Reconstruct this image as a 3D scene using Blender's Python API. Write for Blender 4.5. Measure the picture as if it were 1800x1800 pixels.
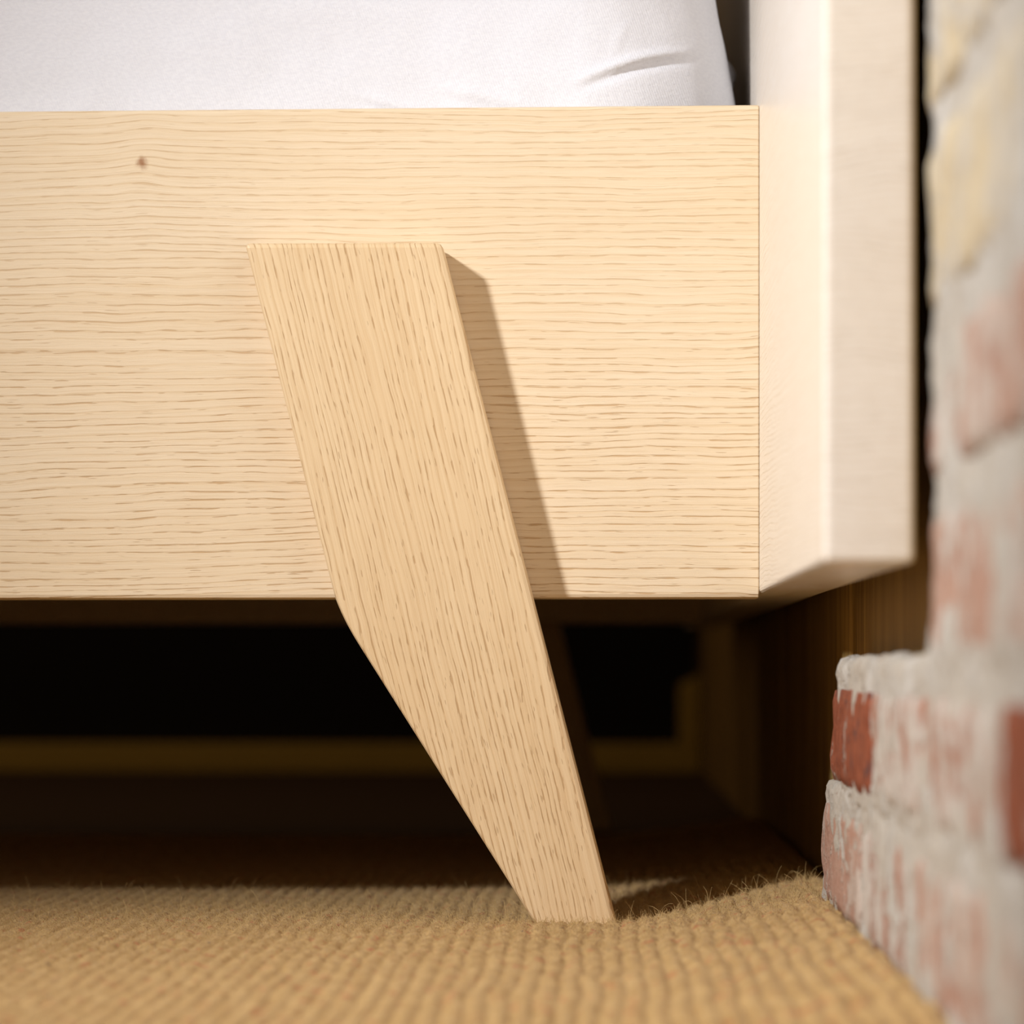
import bpy, bmesh, math, random
from mathutils import Vector, Matrix, noise
import numpy as np

for o in list(bpy.data.objects):
    bpy.data.objects.remove(o, do_unlink=True)
S = bpy.context.scene
C = S.collection
R = math.radians

# ------------------------------------------------------------------ camera
# units are metres: x along the bed (head end at +x), y into the picture, z up;
# y = 0 is the outer face of the near side rail, z = 0 the carpet at the leg.
cam = bpy.data.objects.new('camera', bpy.data.cameras.new('camera'))
C.objects.link(cam)
S.camera = cam
cam.location = (0.0, -1.55, 0.1163)
cam.rotation_euler = (R(90), 0, R(3.0))
cd = cam.data
cd.sensor_width = 36.0
cd.lens = 5890.0 / 1800 * 36
cd.shift_x = (900 - 749.3) / 1800
cd.shift_y = (1173 - 900) / 1800
cd.clip_start = 0.02
cd.dof.use_dof = True
cd.dof.focus_distance = 1.533
cd.dof.aperture_fstop = 8.0

# ------------------------------------------------------------------ light
w = bpy.data.worlds.new('world')
S.world = w
w.use_nodes = True
w.node_tree.nodes['Background'].inputs[0].default_value = (1.0, 0.64, 0.32, 1)
w.node_tree.nodes['Background'].inputs[1].default_value = 0.17

def aim(o, target):
    d = Vector(target) - o.location
    o.rotation_euler = d.to_track_quat('-Z', 'Y').to_euler()

# the spot lamp that throws the leg's shadow: high on the left, in front of the bed
key = bpy.data.objects.new('lamp_left_offscreen', bpy.data.lights.new('lamp_left_offscreen', 'SPOT'))
C.objects.link(key)
key.location = (-0.914, -1.025, 0.87)
aim(key, (0.07, -0.34, 0.30))
key.data.energy = 100
key.data.color = (1.0, 0.98, 0.96)
key.data.spot_size = R(62)
key.data.spot_blend = 1.0
key.data.shadow_soft_size = 0.055

S.view_settings.view_transform = 'Standard'
S.view_settings.look = 'None'
S.view_settings.exposure = 0.0
S.view_settings.gamma = 1.0
S.view_settings.use_curve_mapping = False

# ------------------------------------------------------------------ helpers
def lin(r, g, b):
    f = lambda c: ((c / 255 + 0.055) / 1.055) ** 2.4 if c > 10 else c / 255 / 12.92
    return (f(r), f(g), f(b), 1)

def tag(o, label=None, cat=None, group=None, kind=None):
    if label: o['label'] = label
    if cat: o['category'] = cat
    if group: o['group'] = group
    if kind: o['kind'] = kind
    return o

def empty(name, loc=(0, 0, 0)):
    o = bpy.data.objects.new(name, None)
    C.objects.link(o)
    o.location = loc
    o.empty_display_size = 0.05
    return o

def link(name, me, mat, parent=None, smooth=False):
    o = bpy.data.objects.new(name, me)
    C.objects.link(o)
    if mat: me.materials.append(mat)
    if parent:
        o.parent = parent
        o.matrix_parent_inverse = Matrix.Translation(-parent.location)
    if smooth:
        me.polygons.foreach_set('use_smooth', [True] * len(me.polygons))
    return o

def from_bm(name, bm, mat, parent=None, smooth=False):
    me = bpy.data.meshes.new(name)
    bm.normal_update()
    bm.to_mesh(me)
    bm.free()
    return link(name, me, mat, parent, smooth)

def bm_box(x0, x1, y0, y1, z0, z1, bev=0.0, seg=2):
    bm = bmesh.new()
    bmesh.ops.create_cube(bm, size=1)
    for v in bm.verts:
        v.co = Vector((x0 if v.co.x < 0 else x1, y0 if v.co.y < 0 else y1, z0 if v.co.z < 0 else z1))
    if bev:
        bmesh.ops.bevel(bm, geom=bm.edges[:], offset=bev, segments=seg, profile=0.5, affect='EDGES')
    return bm

def bm_rail(x0, x1, y0, y1, z0, z1, bev, end):
    bm = bm_box(x0, x1, y0, y1, z0, z1)
    es = [e for e in bm.edges if abs(e.verts[0].co.x - e.verts[1].co.x) > 0.1]
    bmesh.ops.bevel(bm, geom=es, offset=bev, segments=2, profile=0.5, affect='EDGES')
    es = [e for e in bm.edges if abs(e.verts[0].co.x - e.verts[1].co.x) < 1e-6]
    bmesh.ops.bevel(bm, geom=es, offset=end, segments=1, affect='EDGES')
    return bm

def bm_prism(pts, y0, y1, bev=0.0):
    """outline in (x, z), extruded from y0 to y1"""
    bm = bmesh.new()
    a = [bm.verts.new((x, y0, z)) for x, z in pts]
    b = [bm.verts.new((x, y1, z)) for x, z in pts]
    bm.faces.new(a)
    bm.faces.new(b[::-1])
    n = len(pts)
    for i in range(n):
        bm.faces.new((a[i], b[i], b[(i + 1) % n], a[(i + 1) % n]))
    bmesh.ops.recalc_face_normals(bm, faces=bm.faces[:])
    if bev:
        es = [e for e in bm.edges if len(e.link_faces) == 2 and e.calc_face_angle(0) > 0.5]
        bmesh.ops.bevel(bm, geom=es, offset=bev, segments=2, profile=0.5, affect='EDGES')
    return bm

# ------------------------------------------------------------------ materials
class N:
    """small node-tree writer"""
    def __init__(s, name):
        s.m = bpy.data.materials.new(name)
        s.m.use_nodes = True
        s.t = s.m.node_tree
        s.b = s.t.nodes['Principled BSDF']
    def node(s, typ, **kw):
        n = s.t.nodes.new(typ)
        for k, v in kw.items(): setattr(n, k, v)
        return n
    def put(s, sock, v):
        if isinstance(v, bpy.types.NodeSocket): s.t.links.new(v, sock)
        elif v is not None: sock.default_value = v
    def math(s, op, a, b=None, c=None, clamp=False):
        n = s.node('ShaderNodeMath', operation=op, use_clamp=clamp)
        for i, v in enumerate((a, b, c)): s.put(n.inputs[i], v) if v is not None else None
        return n.outputs[0]
    def co(s): return s.node('ShaderNodeTexCoord').outputs['Object']
    def mapping(s, v, scale=(1, 1, 1), rot=(0, 0, 0), loc=(0, 0, 0)):
        n = s.node('ShaderNodeMapping')
        s.put(n.inputs[0], v)
        n.inputs['Location'].default_value = loc
        n.inputs['Rotation'].default_value = rot
        n.inputs['Scale'].default_value = scale
        return n.outputs[0]
    def noise(s, v, scale, detail=2.0, rough=0.5, dist=0.0):
        n = s.node('ShaderNodeTexNoise')
        s.put(n.inputs['Vector'], v)
        n.inputs['Scale'].default_value = scale
        n.inputs['Detail'].default_value = detail
        n.inputs['Roughness'].default_value = rough
        n.inputs['Distortion'].default_value = dist
        return n.outputs['Fac']
    def ramp(s, v, lo, hi):
        n = s.node('ShaderNodeMapRange', interpolation_type='SMOOTHSTEP')
        s.put(n.inputs[0], v)
        n.inputs[1].default_value = lo
        n.inputs[2].default_value = hi
        return n.outputs[0]
    def mix(s, f, a, b):
        n = s.node('ShaderNodeMix', data_type='RGBA')
        s.put(n.inputs[0], f); s.put(n.inputs[6], a); s.put(n.inputs[7], b)
        return n.outputs[2]
    def sep(s, v):
        n = s.node('ShaderNodeSeparateXYZ'); s.put(n.inputs[0], v); return n.outputs
    def comb(s, x, y, z):
        n = s.node('ShaderNodeCombineXYZ')
        for i, v in enumerate((x, y, z)): s.put(n.inputs[i], v)
        return n.outputs[0]
    def bump(s, h, dist=0.001, strength=1.0):
        n = s.node('ShaderNodeBump')
        s.put(n.inputs['Height'], h)
        n.inputs['Distance'].default_value = dist
        n.inputs['Strength'].default_value = strength
        s.t.links.new(n.outputs[0], s.b.inputs['Normal'])
    def col(s, v): s.put(s.b.inputs['Base Color'], v)
    def rough(s, v): s.put(s.b.inputs['Roughness'], v)
    def spec(s, v): s.b.inputs['Specular IOR Level'].default_value = v

def ash(name, rot, light, mid, pore, pitch=0.0037, pore_amt=0.55, streak=0.55, knot=None, rough=0.42, warp=1.0, plen=82, pwid=1450, ringc=0.40):
    """pale ash wood, grain along local x after the rotation"""
    m = N(name)
    v0 = m.mapping(m.co(), rot=rot)
    x, y, z = m.sep(v0)
    slow = m.noise(m.mapping(v0, scale=(2.2, 9, 9)), 1.0, 2.0)
    fine = m.noise(m.mapping(v0, scale=(26, 60, 60)), 1.0, 2.0)
    off = m.math('ADD', m.math('MULTIPLY', m.math('SUBTRACT', slow, 0.5), 0.030 * warp),
                 m.math('MULTIPLY', m.math('SUBTRACT', fine, 0.5), 0.0030))
    if knot:
        kx, kz = knot
        dx = m.math('SUBTRACT', x, kx); dz = m.math('SUBTRACT', z, kz)
        g = m.math('EXPONENT', m.math('MULTIPLY', m.math('ADD', m.math('MULTIPLY', m.math('MULTIPLY', dx, dx), 7000),
                   m.math('MULTIPLY', m.math('MULTIPLY', dz, dz), 800)), -1))
        off = m.math('ADD', off, m.math('MULTIPLY', g, -0.0016))
    zz = m.math('ADD', z, off)
    # growth rings of uneven spacing
    n1 = m.noise(m.comb(m.math('MULTIPLY', x, 1.2), m.math('MULTIPLY', y, 14), m.math('MULTIPLY', zz, 70)), 1.0, 1.0)
    ph = m.math('ADD', m.math('MULTIPLY', zz, 1 / pitch), m.math('MULTIPLY', n1, 2.6))
    saw = m.math('FRACT', ph)
    ring = m.ramp(saw, 0.35, 0.97)
    line = m.math('MULTIPLY', m.ramp(saw, 0.62, 0.86), m.math('SUBTRACT', 1.0, m.ramp(saw, 0.90, 1.0)))
    breakup = m.ramp(m.noise(m.comb(m.math('MULTIPLY', x, 14), 0.0, m.math('MULTIPLY', zz, 300)), 1.0, 2.0), 0.26, 0.54)
    line = m.math('MULTIPLY', line, breakup)
    streaks = m.ramp(m.noise(m.comb(m.math('MULTIPLY', x, 5), m.math('MULTIPLY', y, 200), m.math('MULTIPLY', zz, 620)), 1.0, 3.0, 0.6), 0.3, 0.72)
    pn = m.noise(m.comb(m.math('MULTIPLY', x, plen), m.math('MULTIPLY', y, 75), m.math('MULTIPLY', zz, pwid)), 1.0, 1.0)
    dens = m.ramp(m.noise(m.mapping(v0, scale=(4, 10, 12), loc=(3, 1, 7)), 1.0, 1.0), 0.36, 0.62)
    th = m.math('SUBTRACT', 0.72, m.math('ADD', m.math('MULTIPLY', line, 0.22), m.math('MULTIPLY', dens, 0.05)))
    pores = m.ramp(m.math('SUBTRACT', pn, th), 0.0, 0.07)
    if knot:        # this board is tighter and smoother towards its upper edge
        up = m.ramp(z, 0.20, 0.34)
        pores = m.math('MULTIPLY', pores, m.math('SUBTRACT', 1.0, m.math('MULTIPLY', up, 0.55)))
        line = m.math('MULTIPLY', line, m.math('SUBTRACT', 1.0, m.math('MULTIPLY', up, 0.35)))
    tint = m.ramp(m.noise(m.mapping(v0, scale=(5, 20, 26)), 1.0, 2.0), 0.3, 0.7)
    c = m.mix(m.math('MULTIPLY', m.math('ADD', m.math('MULTIPLY', ring, ringc), m.math('MULTIPLY', streaks, 0.45)), streak), light, mid)
    c = m.mix(m.math('MULTIPLY', tint, 0.22), c, mid)
    hair = m.ramp(m.noise(m.comb(m.math('MULTIPLY', x, 40), m.math('MULTIPLY', y, 300), m.math('MULTIPLY', zz, 2200)), 1.0, 2.0, 0.6), 0.42, 0.75)
    c = m.mix(m.math('MULTIPLY', hair, 0.30), c, tuple(0.6 * p + 0.4 * q for p, q in zip(mid, pore)))
    c = m.mix(m.math('MULTIPLY', line, 0.25), c, tuple(0.5 * (p + q) for p, q in zip(mid, pore)))
    c = m.mix(m.math('MULTIPLY', pores, pore_amt), c, pore)
    if knot:
        kn = m.noise(v0, 260.0, 3.0)
        d2 = m.math('SQRT', m.math('ADD', m.math('MULTIPLY', dx, dx), m.math('MULTIPLY', m.math('MULTIPLY', dz, dz), 0.7)))
        k = m.math('SUBTRACT', 1.0, m.ramp(m.math('ADD', d2, m.math('MULTIPLY', m.math('SUBTRACT', kn, 0.5), 0.0045)), 0.0002, 0.0036))
        c = m.mix(m.math('MULTIPLY', k, 0.85), c, lin(150, 95, 50))
    m.col(c)
    m.rough(rough)
    m.spec(0.35)
    grainy = m.noise(v0, 2400.0, 1.0)
    h = m.math('SUBTRACT', m.math('MULTIPLY', streaks, 0.22), m.math('ADD', m.math('MULTIPLY', pores, 1.0), m.math('MULTIPLY', line, 0.5)))
    h = m.math('ADD', h, m.math('SUBTRACT', m.math('MULTIPLY', grainy, 0.25), m.math('MULTIPLY', hair, 0.25)))
    m.bump(h, 0.00022, 0.65)
    return m.m

A_LIGHT, A_MID, A_PORE = lin(238, 222, 196), lin(225, 200, 160), lin(182, 140, 88)
mat_rail = ash('ash_rail', (0, 0, 0), A_LIGHT, A_MID, A_PORE, knot=(-0.2136, 0.3508))
LEG_ANG = math.atan2(0.0795, 0.3066)          # lean of the leg from the vertical
mat_leg = ash('ash_leg', (0, R(-90) + LEG_ANG * 0 + 0.24, 0), lin(234, 211, 174), lin(210, 175, 126), lin(158, 114, 66), pitch=0.0029, pore_amt=0.38, streak=0.55, warp=0.7, plen=125, pwid=1150, ringc=0.30)
mat_head = ash('ash_headboard', (R(0), 0, R(90)), lin(247, 242, 235), lin(238, 228, 214), lin(210, 184, 154), pitch=0.0026, pore_amt=0.15, streak=0.5, rough=0.26)
mat_slat = ash('ash_slat', (0, 0, R(90)), A_LIGHT, A_MID, A_PORE)

def make_cloth():
    m = N('white_cotton')
    v = m.co()
    x, y, z = m.sep(v)
    a = m.noise(m.mapping(v, scale=(1, 1, 2.2), rot=(0, R(20), 0)), 420, 2.0)
    b = m.noise(m.mapping(v, scale=(1, 1, 1)), 2600, 1.0)
    wv = m.math('SINE', m.math('MULTIPLY', m.math('ADD', x, m.math('MULTIPLY', z, 0.35)), 5200))
    m.col(m.mix(m.ramp(a, 0.3, 0.7), lin(236, 240, 251), lin(230, 234, 246)))
    m.rough(0.95); m.spec(0.1)
    h = m.math('ADD', m.math('MULTIPLY', a, 0.6), m.math('ADD', m.math('MULTIPLY', b, 0.35), m.math('MULTIPLY', wv, 0.08)))
    m.bump(h, 0.0006, 0.7)
    return m.m
mat_cloth = make_cloth()

def make_carpet():
    m = N('wool_carpet')
    v = m.co()
    a = m.noise(m.mapping(v, scale=(150, 60, 60)), 1.0, 2.0)
    b = m.noise(v, 1500.0, 2.0)
    c = m.mix(m.ramp(a, 0.32, 0.68), lin(206, 170, 112), lin(184, 145, 87))
    c = m.mix(m.math('MULTIPLY', m.ramp(b, 0.45, 0.75), 0.4), c, lin(218, 188, 134))
    red = m.ramp(m.noise(m.mapping(v, scale=(140, 70, 70), loc=(5, 2, 1)), 1.0, 1.0), 0.62, 0.72)
    c = m.mix(m.math('MULTIPLY', red, 0.62), c, lin(190, 105, 60))
    gry = m.ramp(m.noise(m.mapping(v, scale=(190, 110, 70), loc=(15, 9, 1)), 1.0, 1.0), 0.73, 0.79)
    c = m.mix(m.math('MULTIPLY', gry, 0.7), c, lin(110, 92, 82))
    m.col(c); m.rough(1.0); m.spec(0.05)
    m.b.inputs['Sheen Weight'].default_value = 0.15
    m.bump(m.math('ADD', b, m.math('MULTIPLY', m.noise(v, 700.0, 2.0), 0.8)), 0.0011, 0.9)
    return m.m
mat_carpet = make_carpet()

def make_plain(name, col, rough=0.6, var=0.25, scale=40, bump=0.0):
    m = N(name)
    v = m.co()
    n = m.noise(v, scale, 3.0)
    dark = tuple(c * (1 - var) for c in col[:3]) + (1,)
    m.col(m.mix(n, col, dark)); m.rough(rough)
    if bump: m.bump(m.noise(v, scale * 4, 3.0), bump)
    return m.m
mat_fuzz = make_plain('wool_fibre', lin(214, 184, 130), 0.9, 0.5, 300)
mat_fuzz.node_tree.nodes['Principled BSDF'].inputs['Specular IOR Level'].default_value = 0.1
mat_floor = make_plain('dark_floorboards', lin(70, 48, 34), 0.8, 0.3, 8)
mat_back = make_plain('plaster', lin(96, 86, 76), 0.9, 0.3, 6)
mat_yellow = make_plain('mustard_paint', lin(196, 170, 84), 0.6, 0.15, 20)
mat_navy = make_plain('dark_blue_cloth', lin(20, 20, 30), 0.9, 0.5, 5)

def make_timber():
    m = N('old_brown_timber')
    v = m.co()
    a = m.noise(m.mapping(v, scale=(40, 90, 5)), 1.0, 4.0, 0.65)
    b = m.noise(m.mapping(v, scale=(80, 260, 14)), 1.0, 3.0, 0.6)
    c = m.mix(m.ramp(a, 0.3, 0.7), lin(176, 146, 84), lin(126, 98, 52))
    c = m.mix(m.math('MULTIPLY', m.ramp(b, 0.55, 0.72), 0.7), c, lin(58, 38, 22))
    m.col(c); m.rough(0.75)
    m.bump(m.math('ADD', a, m.math('MULTIPLY', b, 0.6)), 0.002, 0.6)
    return m.m
mat_timber = make_timber()

def make_brick(name, body, body2, wash, amt, dark_amt=0.25, seed=0.0):
    m = N(name)
    v = m.mapping(m.co(), loc=(seed, seed * 2, seed * 3))
    body, body2, wash = [tuple(q * 0.78 for q in t[:3]) + (1,) for t in (body, body2, wash)]
    n1 = m.noise(v, 22.0, 5.0, 0.65)
    n2 = m.noise(v, 110.0, 4.0, 0.65)
    n3 = m.noise(v, 520.0, 3.0, 0.6)
    c = m.mix(m.ramp(n2, 0.35, 0.65), body, body2)
    dk = m.ramp(m.noise(m.mapping(v, loc=(4, 4, 4)), 60.0, 4.0, 0.7), 0.56, 0.66)
    c = m.mix(m.math('MULTIPLY', dk, dark_amt), c, lin(70, 58, 62))
    f = m.math('ADD', m.math('MULTIPLY', n1, 0.6), m.math('ADD', m.math('MULTIPLY', n2, 0.25), m.math('MULTIPLY', n3, 0.15)))
    mask = m.ramp(f, 0.62 - amt * 0.28, 0.70 - amt * 0.28)
    pale = m.mix(m.ramp(n3, 0.3, 0.7), wash, tuple(q * 0.86 for q in wash[:3]) + (1,))
    c = m.mix(mask, c, pale)
    pit = m.ramp(m.noise(m.mapping(v, loc=(8, 1, 2)), 150.0, 5.0, 0.72), 0.58, 0.68)
    c = m.mix(m.math('MULTIPLY', pit, 0.6), c, lin(128, 100, 84))
    m.col(c); m.rough(0.9); m.spec(0.2)
    m.bump(m.math('ADD', m.math('MULTIPLY', mask, 0.5), m.math('ADD', m.math('MULTIPLY', n2, 0.8), m.math('MULTIPLY', n3, 0.6))), 0.0016, 0.7)
    return m.m
WASH = lin(224, 215, 206)
PINK = lin(206, 180, 168)
mats_brick = {
    'red': make_brick('brick_red_bare', lin(166, 96, 70), lin(138, 76, 54), lin(205, 195, 185), 0.36, 0.95, 3.1),
    'pink': make_brick('brick_pink_washed', lin(192, 150, 132), lin(204, 168, 150), lin(222, 206, 194), 0.52, 0.25, 7.7),
    'white': make_brick('brick_white_washed', lin(190, 140, 118), lin(176, 116, 92), WASH, 0.66, 0.3, 1.3),
    'cream': make_brick('brick_cream', lin(224, 210, 182), lin(212, 194, 160), lin(226, 218, 204), 0.45, 0.10, 5.9),
}
mat_mortar = make_brick('lime_mortar', lin(200, 193, 182), lin(209, 202, 191), lin(222, 218, 211), 0.5, 0.10, 9.2)

# ------------------------------------------------------------------ room
from_bm('floor', bm_box(-3.0, 0.55, -3.2, 2.70, -0.05, -0.005), mat_floor)['kind'] = 'structure'
from_bm('wall_back', bm_box(-3.0, 0.55, 2.58, 2.70, -0.005, 1.5), mat_back)['kind'] = 'structure'
tb = tag(empty('trim_1', (0.13, 0.3, -0.005)), 'old brown timber boarding on the wall behind the headboard', kind='structure')
yb = -0.62
bw = [0.205, 0.19, 0.22, 0.2, 0.21, 0.19, 0.2, 0.2, 0.2, 0.2, 0.2, 0.2, 0.2, 0.19, 0.2, 0.2]
for i, b in enumerate(bw):
    o = from_bm('board', bm_box(0.1135 + 0.0012 * (i % 3), 0.150, yb, yb + b - 0.002, -0.005, 1.2, 0.0015, 1), mat_timber, tb)
    yb += b
wall = tag(empty('wall_right', (0.13, -0.6, -0.005)), 'whitewashed old brick wall with a low ledge beside the bed', kind='structure')

def rough_box(x0, x1, y0, y1, z0, z1, step, amp, freq, seed, rnd=0.004, end_amp=None):
    """box with a lattice on every face, rounded and roughened"""
    def lat(a, b): return np.linspace(a, b, max(2, int(round((b - a) / step)) + 1))
    xs, ys, zs = lat(x0, x1), lat(y0, y1), lat(z0, z1)
    bm = bmesh.new()
    vs = {}
    nx, ny, nz = len(xs) - 1, len(ys) - 1, len(zs) - 1
    cx, cy, cz = (x0 + x1) / 2, (y0 + y1) / 2, (z0 + z1) / 2
    hx, hy, hz = (x1 - x0) / 2, (y1 - y0) / 2, (z1 - z0) / 2
    def V(i, j, k):
        q = (i, j, k)
        if q in vs: return vs[q]
        p = Vector((xs[i], ys[j], zs[k]))
        # round the corners
        r = min(rnd, hx, hy, hz)
        inner = Vector((max(x0 + r, min(x1 - r, p.x)), max(y0 + r, min(y1 - r, p.y)), max(z0 + r, min(z1 - r, p.z))))
        d = p - inner
        if d.length > 1e-9: p = inner + d.normalized() * r
        nrm = d.normalized() if d.length > 1e-9 else Vector((0, 0, 0))
        s = Vector((seed * 3.7, seed * 1.3, seed * 2.1))
        h = noise.fractal(p * freq + s, 0.7, 2.0, 4) * amp
        h2 = noise.fractal(p * freq * 4.5 + s, 0.7, 2.0, 3) * amp * 0.35
        a = Vector((1, 1, 1))
        if end_amp: a.y = end_amp
        p = p + Vector((nrm.x * a.x, nrm.y * a.y, nrm.z * a.z)) * (h + h2)
        vs[q] = bm.verts.new(p)
        return vs[q]
    def face(f, n1, n2):
        for a in range(n1):
            for b in range(n2):
                try: bm.faces.new((f(a, b), f(a + 1, b), f(a + 1, b + 1), f(a, b + 1)))
                except ValueError: pass
    face(lambda a, b: V(0, a, b), ny, nz); face(lambda a, b: V(nx, a, b), ny, nz)
    face(lambda a, b: V(a, 0, b), nx, nz); face(lambda a, b: V(a, ny, b), nx, nz)
    face(lambda a, b: V(a, b, 0), nx, ny); face(lambda a, b: V(a, b, nz), nx, ny)
    bmesh.ops.recalc_face_normals(bm, faces=bm.faces[:])
    return bm

XF = 0.1018                     # face of the brickwork
from_bm('mortar', rough_box(XF + 0.0003, 0.1130, -1.75, -0.010, -0.005, 0.066, 0.0035, 0.0020, 40, 2.0, 0.004, 5.0), mat_mortar, wall, True)
from_bm('mortar', rough_box(XF + 0.0003, 0.1130, -1.75, -0.098, 0.060, 0.1205, 0.0035, 0.0020, 44, 3.0, 0.004, 6.0), mat_mortar, wall, True)
from_bm('mortar', rough_box(XF + 0.0003, 0.1130, -1.75, -0.505, 0.112, 0.62, 0.0045, 0.0021, 32, 5.0, 0.005, 6.0), mat_mortar, wall, True)
rng = random.Random(4)
joints = [-0.05, 0.005, 0.061, 0.113, 0.169, 0.221, 0.282, 0.338, 0.395, 0.452, 0.508, 0.565, 0.618]
for ci in range(len(joints) - 1):
    z0, z1 = joints[ci] + 0.0055, joints[ci + 1] - 0.0055
    z0 = max(z0, -0.011)
    upper = ci >= 3
    end = -0.502 + 0.006 * math.sin(ci * 2.3) if upper else (-0.072 if ci == 2 else -0.002)
    y = end
    k = 0
    offs = [0.12, 0.22, 0.105, 0.17, 0.09, 0.215, 0.10]
    while y > -1.5:
        L = (offs[ci % len(offs)] if k == 0 else 0.215) + rng.uniform(-0.006, 0.006)
        if ci == 2: L = [0.205, 0.21, 0.20, 0.215][k] if k < 4 else 0.215
        y0 = y - L
        kind = rng.choice(['pink', 'pink', 'white'])
        if ci == 5: kind = 'cream'
        if ci in (6, 7): kind = rng.choice(['cream', 'white'])
        if ci == 4: kind = rng.choice(['white', 'pink'])
        if ci == 3: kind = 'pink'
        if ci == 2: kind = ['red', 'white', 'white', 'red', 'pink'][k] if k < 5 else 'pink'
        if ci == 1: kind = ['pink', 'white', 'pink'][k] if k < 3 else 'pink'
        pr = rng.uniform(-0.0010, 0.0004)
        if kind == 'red': pr = -0.0014
        st = 0.006 if y > -0.9 else 0.014
        bm = rough_box(XF + pr, 0.1120, y0 + 0.0055, y - 0.0055 * (k > 0), z0, z1, st, 0.0013, 34, ci * 5.3 + k * 1.7, 0.0035, 3.0)
        from_bm('brick', bm, mats_brick[kind], wall, True)
        y = y0
        k += 1

# ------------------------------------------------------------------ carpet
def rise(x):
    t = np.clip((x + 0.002) / 0.098, 0, 1)
    return 0.0125 * t ** 1.15
def build_carpet():
    rp = 0.0078
    xf = np.arange(-0.40, 0.1095, 0.00105)
    yf = np.arange(-0.60, 0.34, 0.0017)
    xs = np.concatenate([np.arange(-2.35, -0.40, 0.03), xf, [0.1105]])
    ys = np.concatenate([np.arange(-2.2, -0.60, 0.03), yf, np.arange(0.345, 0.80, 0.03)])
    X, Y = np.meshgrid(xs, ys, indexing='ij')
    fine = (X > -0.40) & (Y > -0.60) & (Y < 0.341)
    r = np.random.default_rng(3)
    # low frequency value noise
    def vn(px, py, seed):
        g = np.random.default_rng(seed).random((512, 512))
        ix, iy = np.floor(px).astype(int), np.floor(py).astype(int)
        fx, fy = px - ix, py - iy
        fx, fy = fx * fx * (3 - 2 * fx), fy * fy * (3 - 2 * fy)
        a = g[ix % 512, iy % 512]; b = g[(ix + 1) % 512, iy % 512]
        c = g[ix % 512, (iy + 1) % 512]; d = g[(ix + 1) % 512, (iy + 1) % 512]
        return (a * (1 - fx) + b * fx) * (1 - fy) + (c * (1 - fx) + d * fx) * fy
    xw = X + (vn(X * 25, Y * 30, 1) - 0.5) * 0.0034
    u = xw / rp
    rib = np.floor(u)
    fr = u - rib
    ph = np.take(np.random.default_rng(8).random(4096), (rib.astype(int) % 4096))
    prof = np.sqrt(np.clip(1 - (2 * fr - 1) ** 2, 0, 1))
    v = Y / 0.0062 + ph * 7 + (vn(X * 60, Y * 60, 2) - 0.5) * 1.2
    loop = 0.5 + 0.5 * np.cos(2 * np.pi * (v - 0.35 * (2 * fr - 1) ** 2))
    h = 0.0024 * prof * (0.84 + 0.16 * loop)
    h += 0.0009 * (vn(X * 420, Y * 420, 5) - 0.5) + 0.0010 * (vn(X * 900, Y * 600, 6) - 0.5)
    h = np.where(fine, h, 0.0014)
    z = -0.0022 + h + rise(X)
    z += 0.003 * (vn(X * 7 + 9, Y * 7 + 3, 7) - 0.5)
    # pile standing up round the leg foot
    z += 0.0022 * np.exp(-(((X + 0.012) / 0.05) ** 2 + ((Y + 0.05) / 0.035) ** 2))
    nx, ny = X.shape
    co = np.stack([X, Y, z], -1).reshape(-1, 3)
    i, j = np.meshgrid(np.arange(nx - 1), np.arange(ny - 1), indexing='ij')
    a = (i * ny + j).ravel()
    q = np.stack([a, a + ny, a + ny + 1, a + 1], -1)
    me = bpy.data.meshes.new('carpet')
    me.vertices.add(len(co)); me.vertices.foreach_set('co', co.ravel())
    me.loops.add(q.size); me.loops.foreach_set('vertex_index', q.ravel())
    me.polygons.add(len(q))
    me.polygons.foreach_set('loop_start', np.arange(0, q.size, 4))
    me.polygons.foreach_set('loop_total', np.full(len(q), 4))
    me.update()
    o = link('carpet', me, mat_carpet, None, True)
    tag(o, 'ribbed sandy beige wool carpet with red flecks under the bed', 'carpet')
    # loose wool fibres
    rr = random.Random(11)
    verts, faces = [], []
    def fibre(x, y, z, L, rad, curl, up):
        n = 5
        az = rr.uniform(0, 6.283)
        d = Vector((math.cos(az) * (1 - up), math.sin(az) * (1 - up), up)).normalized()
        ax = Vector((rr.uniform(-1, 1), rr.uniform(-1, 1), rr.uniform(-1, 1))).normalized()
        p = Vector((x, y, z))
        st = len(verts)
        for k in range(n):
            s1 = d.orthogonal().normalized(); s2 = d.cross(s1)
            r0 = rad * (1 - 0.6 * k / (n - 1))
            for t in range(3):
                a = t * 2.0944
                verts.append(p + (s1 * math.cos(a) + s2 * math.sin(a)) * r0)
            p = p + d * (L / (n - 1))
            d = (Matrix.Rotation(curl * rr.uniform(0.4, 1.3), 3, ax) @ d).normalized()
        for k in range(n - 1):
            for t in range(3):
                a = st + k * 3 + t; b = st + k * 3 + (t + 1) % 3
                faces.append((a, b, b + 3, a + 3))
    def zat(x, y):
        ix = min(max(np.searchsorted(xs, x), 0), nx - 1); iy = min(max(np.searchsorted(ys, y), 0), ny - 1)
        return z[ix, iy]
    for k in range(30000):
        y = rr.triangular(-0.34, 0.335, 0.0)
        x = rr.uniform(-0.32, 0.108)
        fibre(x, y, zat(x, y) - 0.0004, rr.uniform(0.002, 0.0055), 0.00009, rr.uniform(0.1, 0.7), rr.uniform(0.2, 0.8))
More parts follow.
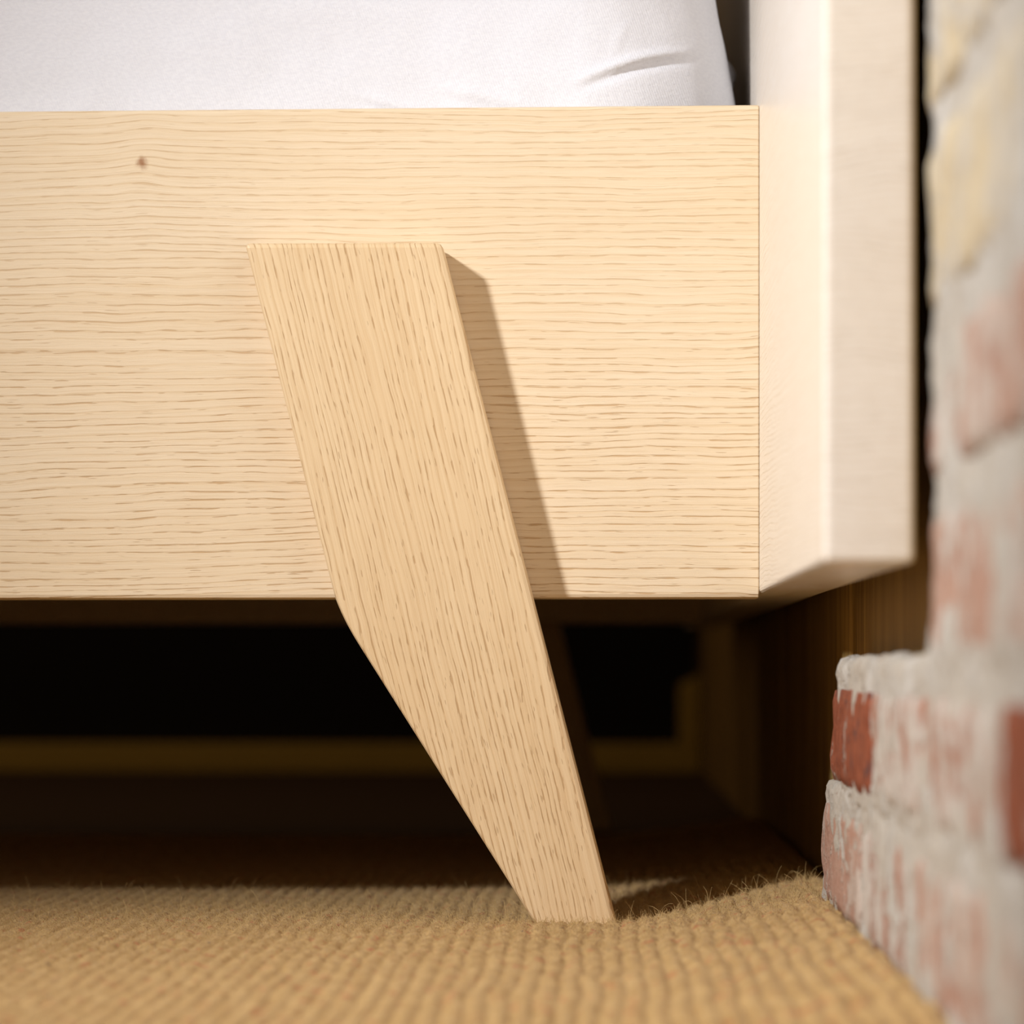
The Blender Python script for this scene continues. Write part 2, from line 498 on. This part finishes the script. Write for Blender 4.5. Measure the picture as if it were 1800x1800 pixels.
    for k in range(330):
        x = rr.uniform(-0.30, 0.104) if k % 3 else rr.uniform(0.0, 0.104)
        y = rr.triangular(-0.06, 0.20, 0.02)
        fibre(x, y, zat(x, y) - 0.0004, rr.uniform(0.006, 0.015), 0.00011, rr.uniform(0.2, 0.8), rr.uniform(0.45, 0.95))
    fm = bpy.data.meshes.new('loose_fibres')
    fm.from_pydata([tuple(v) for v in verts], [], faces)
    fo = link('loose_fibres', fm, mat_fuzz, o)
    fo['kind'] = 'stuff'
build_carpet()

# ------------------------------------------------------------------ bed
bed = tag(empty('bed', (-0.9, 0.45, 0.0)), 'pale ash wooden bed frame with tapered slanting legs beside brick wall', 'bed')
ZR0, ZR1 = 0.1482, 0.3757
XH0, XH1 = 0.0725, 0.1022
YF = 0.894                      # inner face of the far rail
XFOOT = -1.97
from_bm('side_rail', bm_rail(XFOOT, XH0 - 0.0001, 0.0, 0.030, ZR0, ZR1, 0.0019, 0.0005), mat_rail, bed)
from_bm('side_rail', bm_rail(XFOOT, XH0 - 0.0001, YF, YF + 0.030, ZR0, ZR1, 0.0019, 0.0005), mat_rail, bed)
hb = from_bm('headboard', bm_box(XH0, XH1, -0.4483, YF + 0.48, 0.1503, 1.02, 0.0022, 3), mat_head, bed)
from_bm('foot_rail', bm_box(XFOOT - 0.03, XFOOT - 0.0004, 0.0, YF + 0.030, ZR0, ZR1, 0.0019, 2), mat_slat, bed)
for y0, y1 in ((0.0304, 0.055), (YF - 0.025, YF - 0.0004)):
    from_bm('support_batten', bm_box(XFOOT + 0.01, 0.06, y0, y1, 0.235, 0.262, 0.001, 1), mat_rail, bed)
for i in range(14):
    x = XFOOT + 0.08 + i * 0.142
    from_bm('slat', bm_box(x, x + 0.07, 0.032, YF - 0.002, 0.2621, 0.280, 0.002, 1), mat_slat, bed)

# leg outline in (x, z) at the near side of the head end
def leg_outline():
    p = [(-0.1631, 0.3103), (-0.0730, 0.3099), (0.0079, -0.0048), (-0.0275, -0.0048)]
    # softened bend on the inner edge, from the foot up to the rail
    a, b, c = Vector((-0.1105, 0.1262)), Vector((-0.1187, 0.1391)), Vector((-0.1221, 0.1495))
    for i in range(9):
        t = i / 8
        q = a * (1 - t) ** 2 + b * 2 * t * (1 - t) + c * t * t
        p.append((q.x, q.y))
    return p
LO = leg_outline()
XM = -0.975 * 2 + 0.03          # mirror line for the foot end
def leg(y0, y1, mirror=False):
    pts = [(XM - x, z) for x, z in LO] if mirror else LO
    return from_bm('leg', bm_prism(pts, y0, y1, 0.0023), mat_leg, bed)
leg(-0.0250, -0.0002)
leg(YF + 0.0302, YF + 0.055)
leg(-0.0250, -0.0002, True)
leg(YF + 0.0302, YF + 0.055, True)

# ------------------------------------------------------------------ mattress in its sheet
def build_mattress():
    YM0, YM1, XM1, XM0, RC = 0.033, YF - 0.004, 0.0695, XFOOT + 0.004, 0.078
    per = []            # (x, y, nx, ny) round the mattress, densest at the visible corner
    for x in np.arange(XM0 + RC, -0.34, 0.04): per.append((x, YM0, 0, -1))
    for x in np.arange(-0.34, XM1 - RC, 0.0022): per.append((x, YM0, 0, -1))
    for a in np.linspace(0, 90, 48): per.append((XM1 - RC + RC * math.sin(R(a)), YM0 + RC - RC * math.cos(R(a)), math.sin(R(a)), -math.cos(R(a))))
    for y in np.arange(YM0 + RC + 0.004, YM0 + 0.26, 0.004): per.append((XM1, y, 1, 0))
    for y in np.arange(YM0 + 0.28, YM1 - RC, 0.04): per.append((XM1, y, 1, 0))
    for a in np.linspace(0, 90, 8): per.append((XM1 - RC + RC * math.cos(R(a)), YM1 - RC + RC * math.sin(R(a)), math.cos(R(a)), math.sin(R(a))))
    for x in np.arange(XM1 - RC - 0.05, XM0 + RC, -0.05): per.append((x, YM1, 0, 1))
    for a in np.linspace(0, 90, 8): per.append((XM0 + RC - RC * math.sin(R(a)), YM1 - RC + RC * math.cos(R(a)), -math.sin(R(a)), math.cos(R(a))))
    for y in np.arange(YM1 - RC - 0.05, YM0 + RC, -0.05): per.append((XM0, y, -1, 0))
    for a in np.linspace(0, 88, 8): per.append((XM0 + RC - RC * math.cos(R(a)), YM0 + RC - RC * math.sin(R(a)), -math.cos(R(a)), -math.sin(R(a))))
    rows = [(0.2805, 0.012), (0.288, 0.003)] + [(z, 0.0) for z in np.arange(0.30, 0.365, 0.01)]
    rows += [(z, 0.0) for z in np.arange(0.366, 0.452, 0.0016)] + [(z, 0.0) for z in np.arange(0.455, 0.56, 0.01)]
    for a in np.linspace(8, 90, 10): rows.append((0.56 + 0.035 * math.sin(R(a)), 0.035 * (1 - math.cos(R(a)))))
    n = len(per)
    vs, fs = [], []
    def ridge(x, z, x0, z0, x1, z1, bend, w, amp, side):
        L = math.hypot(x1 - x0, z1 - z0)
        tx, tz = (x1 - x0) / L, (z1 - z0) / L
        s = (x - x0) * tx + (z - z0) * tz
        d = -(x - x0) * tz + (z - z0) * tx
        t = s / L
        d -= bend * math.sin(math.pi * max(0, min(1, t)))
        if t < -0.15 or t > 1.15: return 0
        e = math.sin(math.pi * max(0.0, min(1.0, (t + 0.15) / 1.3))) ** 0.8
        if side: return amp * e * (math.exp(-((d - w * 0.55) / w) ** 2) - 0.9 * math.exp(-((d + w * 0.75) / w) ** 2))
        return amp * e * math.exp(-(d / w) ** 2)
    for z, ins in rows:
        for x, y, nx, ny in per:
            h = -ins
            # the corner leans in towards the top
            k = max(0, nx)
            lean = max(0.0, z - 0.372)
            h -= k * (lean * 0.15 + 0.7 * lean * min(lean, 0.06))
            p = Vector((x, y, z))
            h += 0.0016 * noise.noise(p * 14) + 0.0006 * noise.noise(p * 55)
            if y < 0.2 and x > -0.4:
                h += ridge(x, z, -0.006, 0.3935, 0.042, 0.4085, 0.0015, 0.0024, 0.0026, True)
                h += ridge(x, z, 0.006, 0.405, 0.012, 0.420, 0.001, 0.0016, 0.0008, False)
                h += ridge(x, z, -0.115, 0.386, -0.085, 0.377, 0.0, 0.0022, 0.0009, True)
                h += ridge(x, z, -0.075, 0.388, -0.03, 0.377, 0.001, 0.003, 0.0008, True)
            if nx > 0.95 and y > 0.13:      # fold of sheet on the head-end side
                h += 0.007 * math.exp(-((z - 0.418 - (y - 0.16) * 0.2) / 0.009) ** 2) * math.exp(-((y - 0.17) / 0.05) ** 2)
            vs.append((x + nx * h, y + ny * h, z))
    m = len(rows)
    for i in range(m - 1):
        for j in range(n):
            j2 = (j + 1) % n
            fs.append((i * n + j, i * n + j2, (i + 1) * n + j2, (i + 1) * n + j))
    fs.append(tuple((m - 1) * n + j for j in range(n)))
    fs.append(tuple(j for j in reversed(range(n))))
    me = bpy.data.meshes.new('mattress')
    me.from_pydata(vs, [], fs)
    o = link('mattress', me, mat_cloth, None, True)
    tag(o, 'mattress in a white cotton fitted sheet resting in the bed frame', 'mattress')
build_mattress()

# ------------------------------------------------------------------ framed panel on the far side of the bed
fp = tag(empty('framed_panel', (-0.5, 2.32, -0.005)), 'dark panel edged with a mustard yellow bar and post standing beyond the bed', 'panel')
X0, X1, Y0, Y1, Z0, T = -1.35, 0.1125, 2.30, 2.322, -0.0048, 0.024
from_bm('bottom_bar', bm_box(X0, X1, Y0, Y1, Z0, 0.0285, 0.002, 1), mat_yellow, fp)
for x in (X0, X1 - T):
    from_bm('corner_post', bm_prism([(x, 0.0287), (x + T, 0.0287), (x + T, 0.108), (x, 0.096)], Y0, Y1, 0.0015), mat_yellow, fp)
from_bm('panel', bm_box(X0 + 0.004, X1 - 0.004, Y1 + 0.0005, Y1 + 0.016, Z0, 0.42, 0.001, 1), mat_navy, fp)
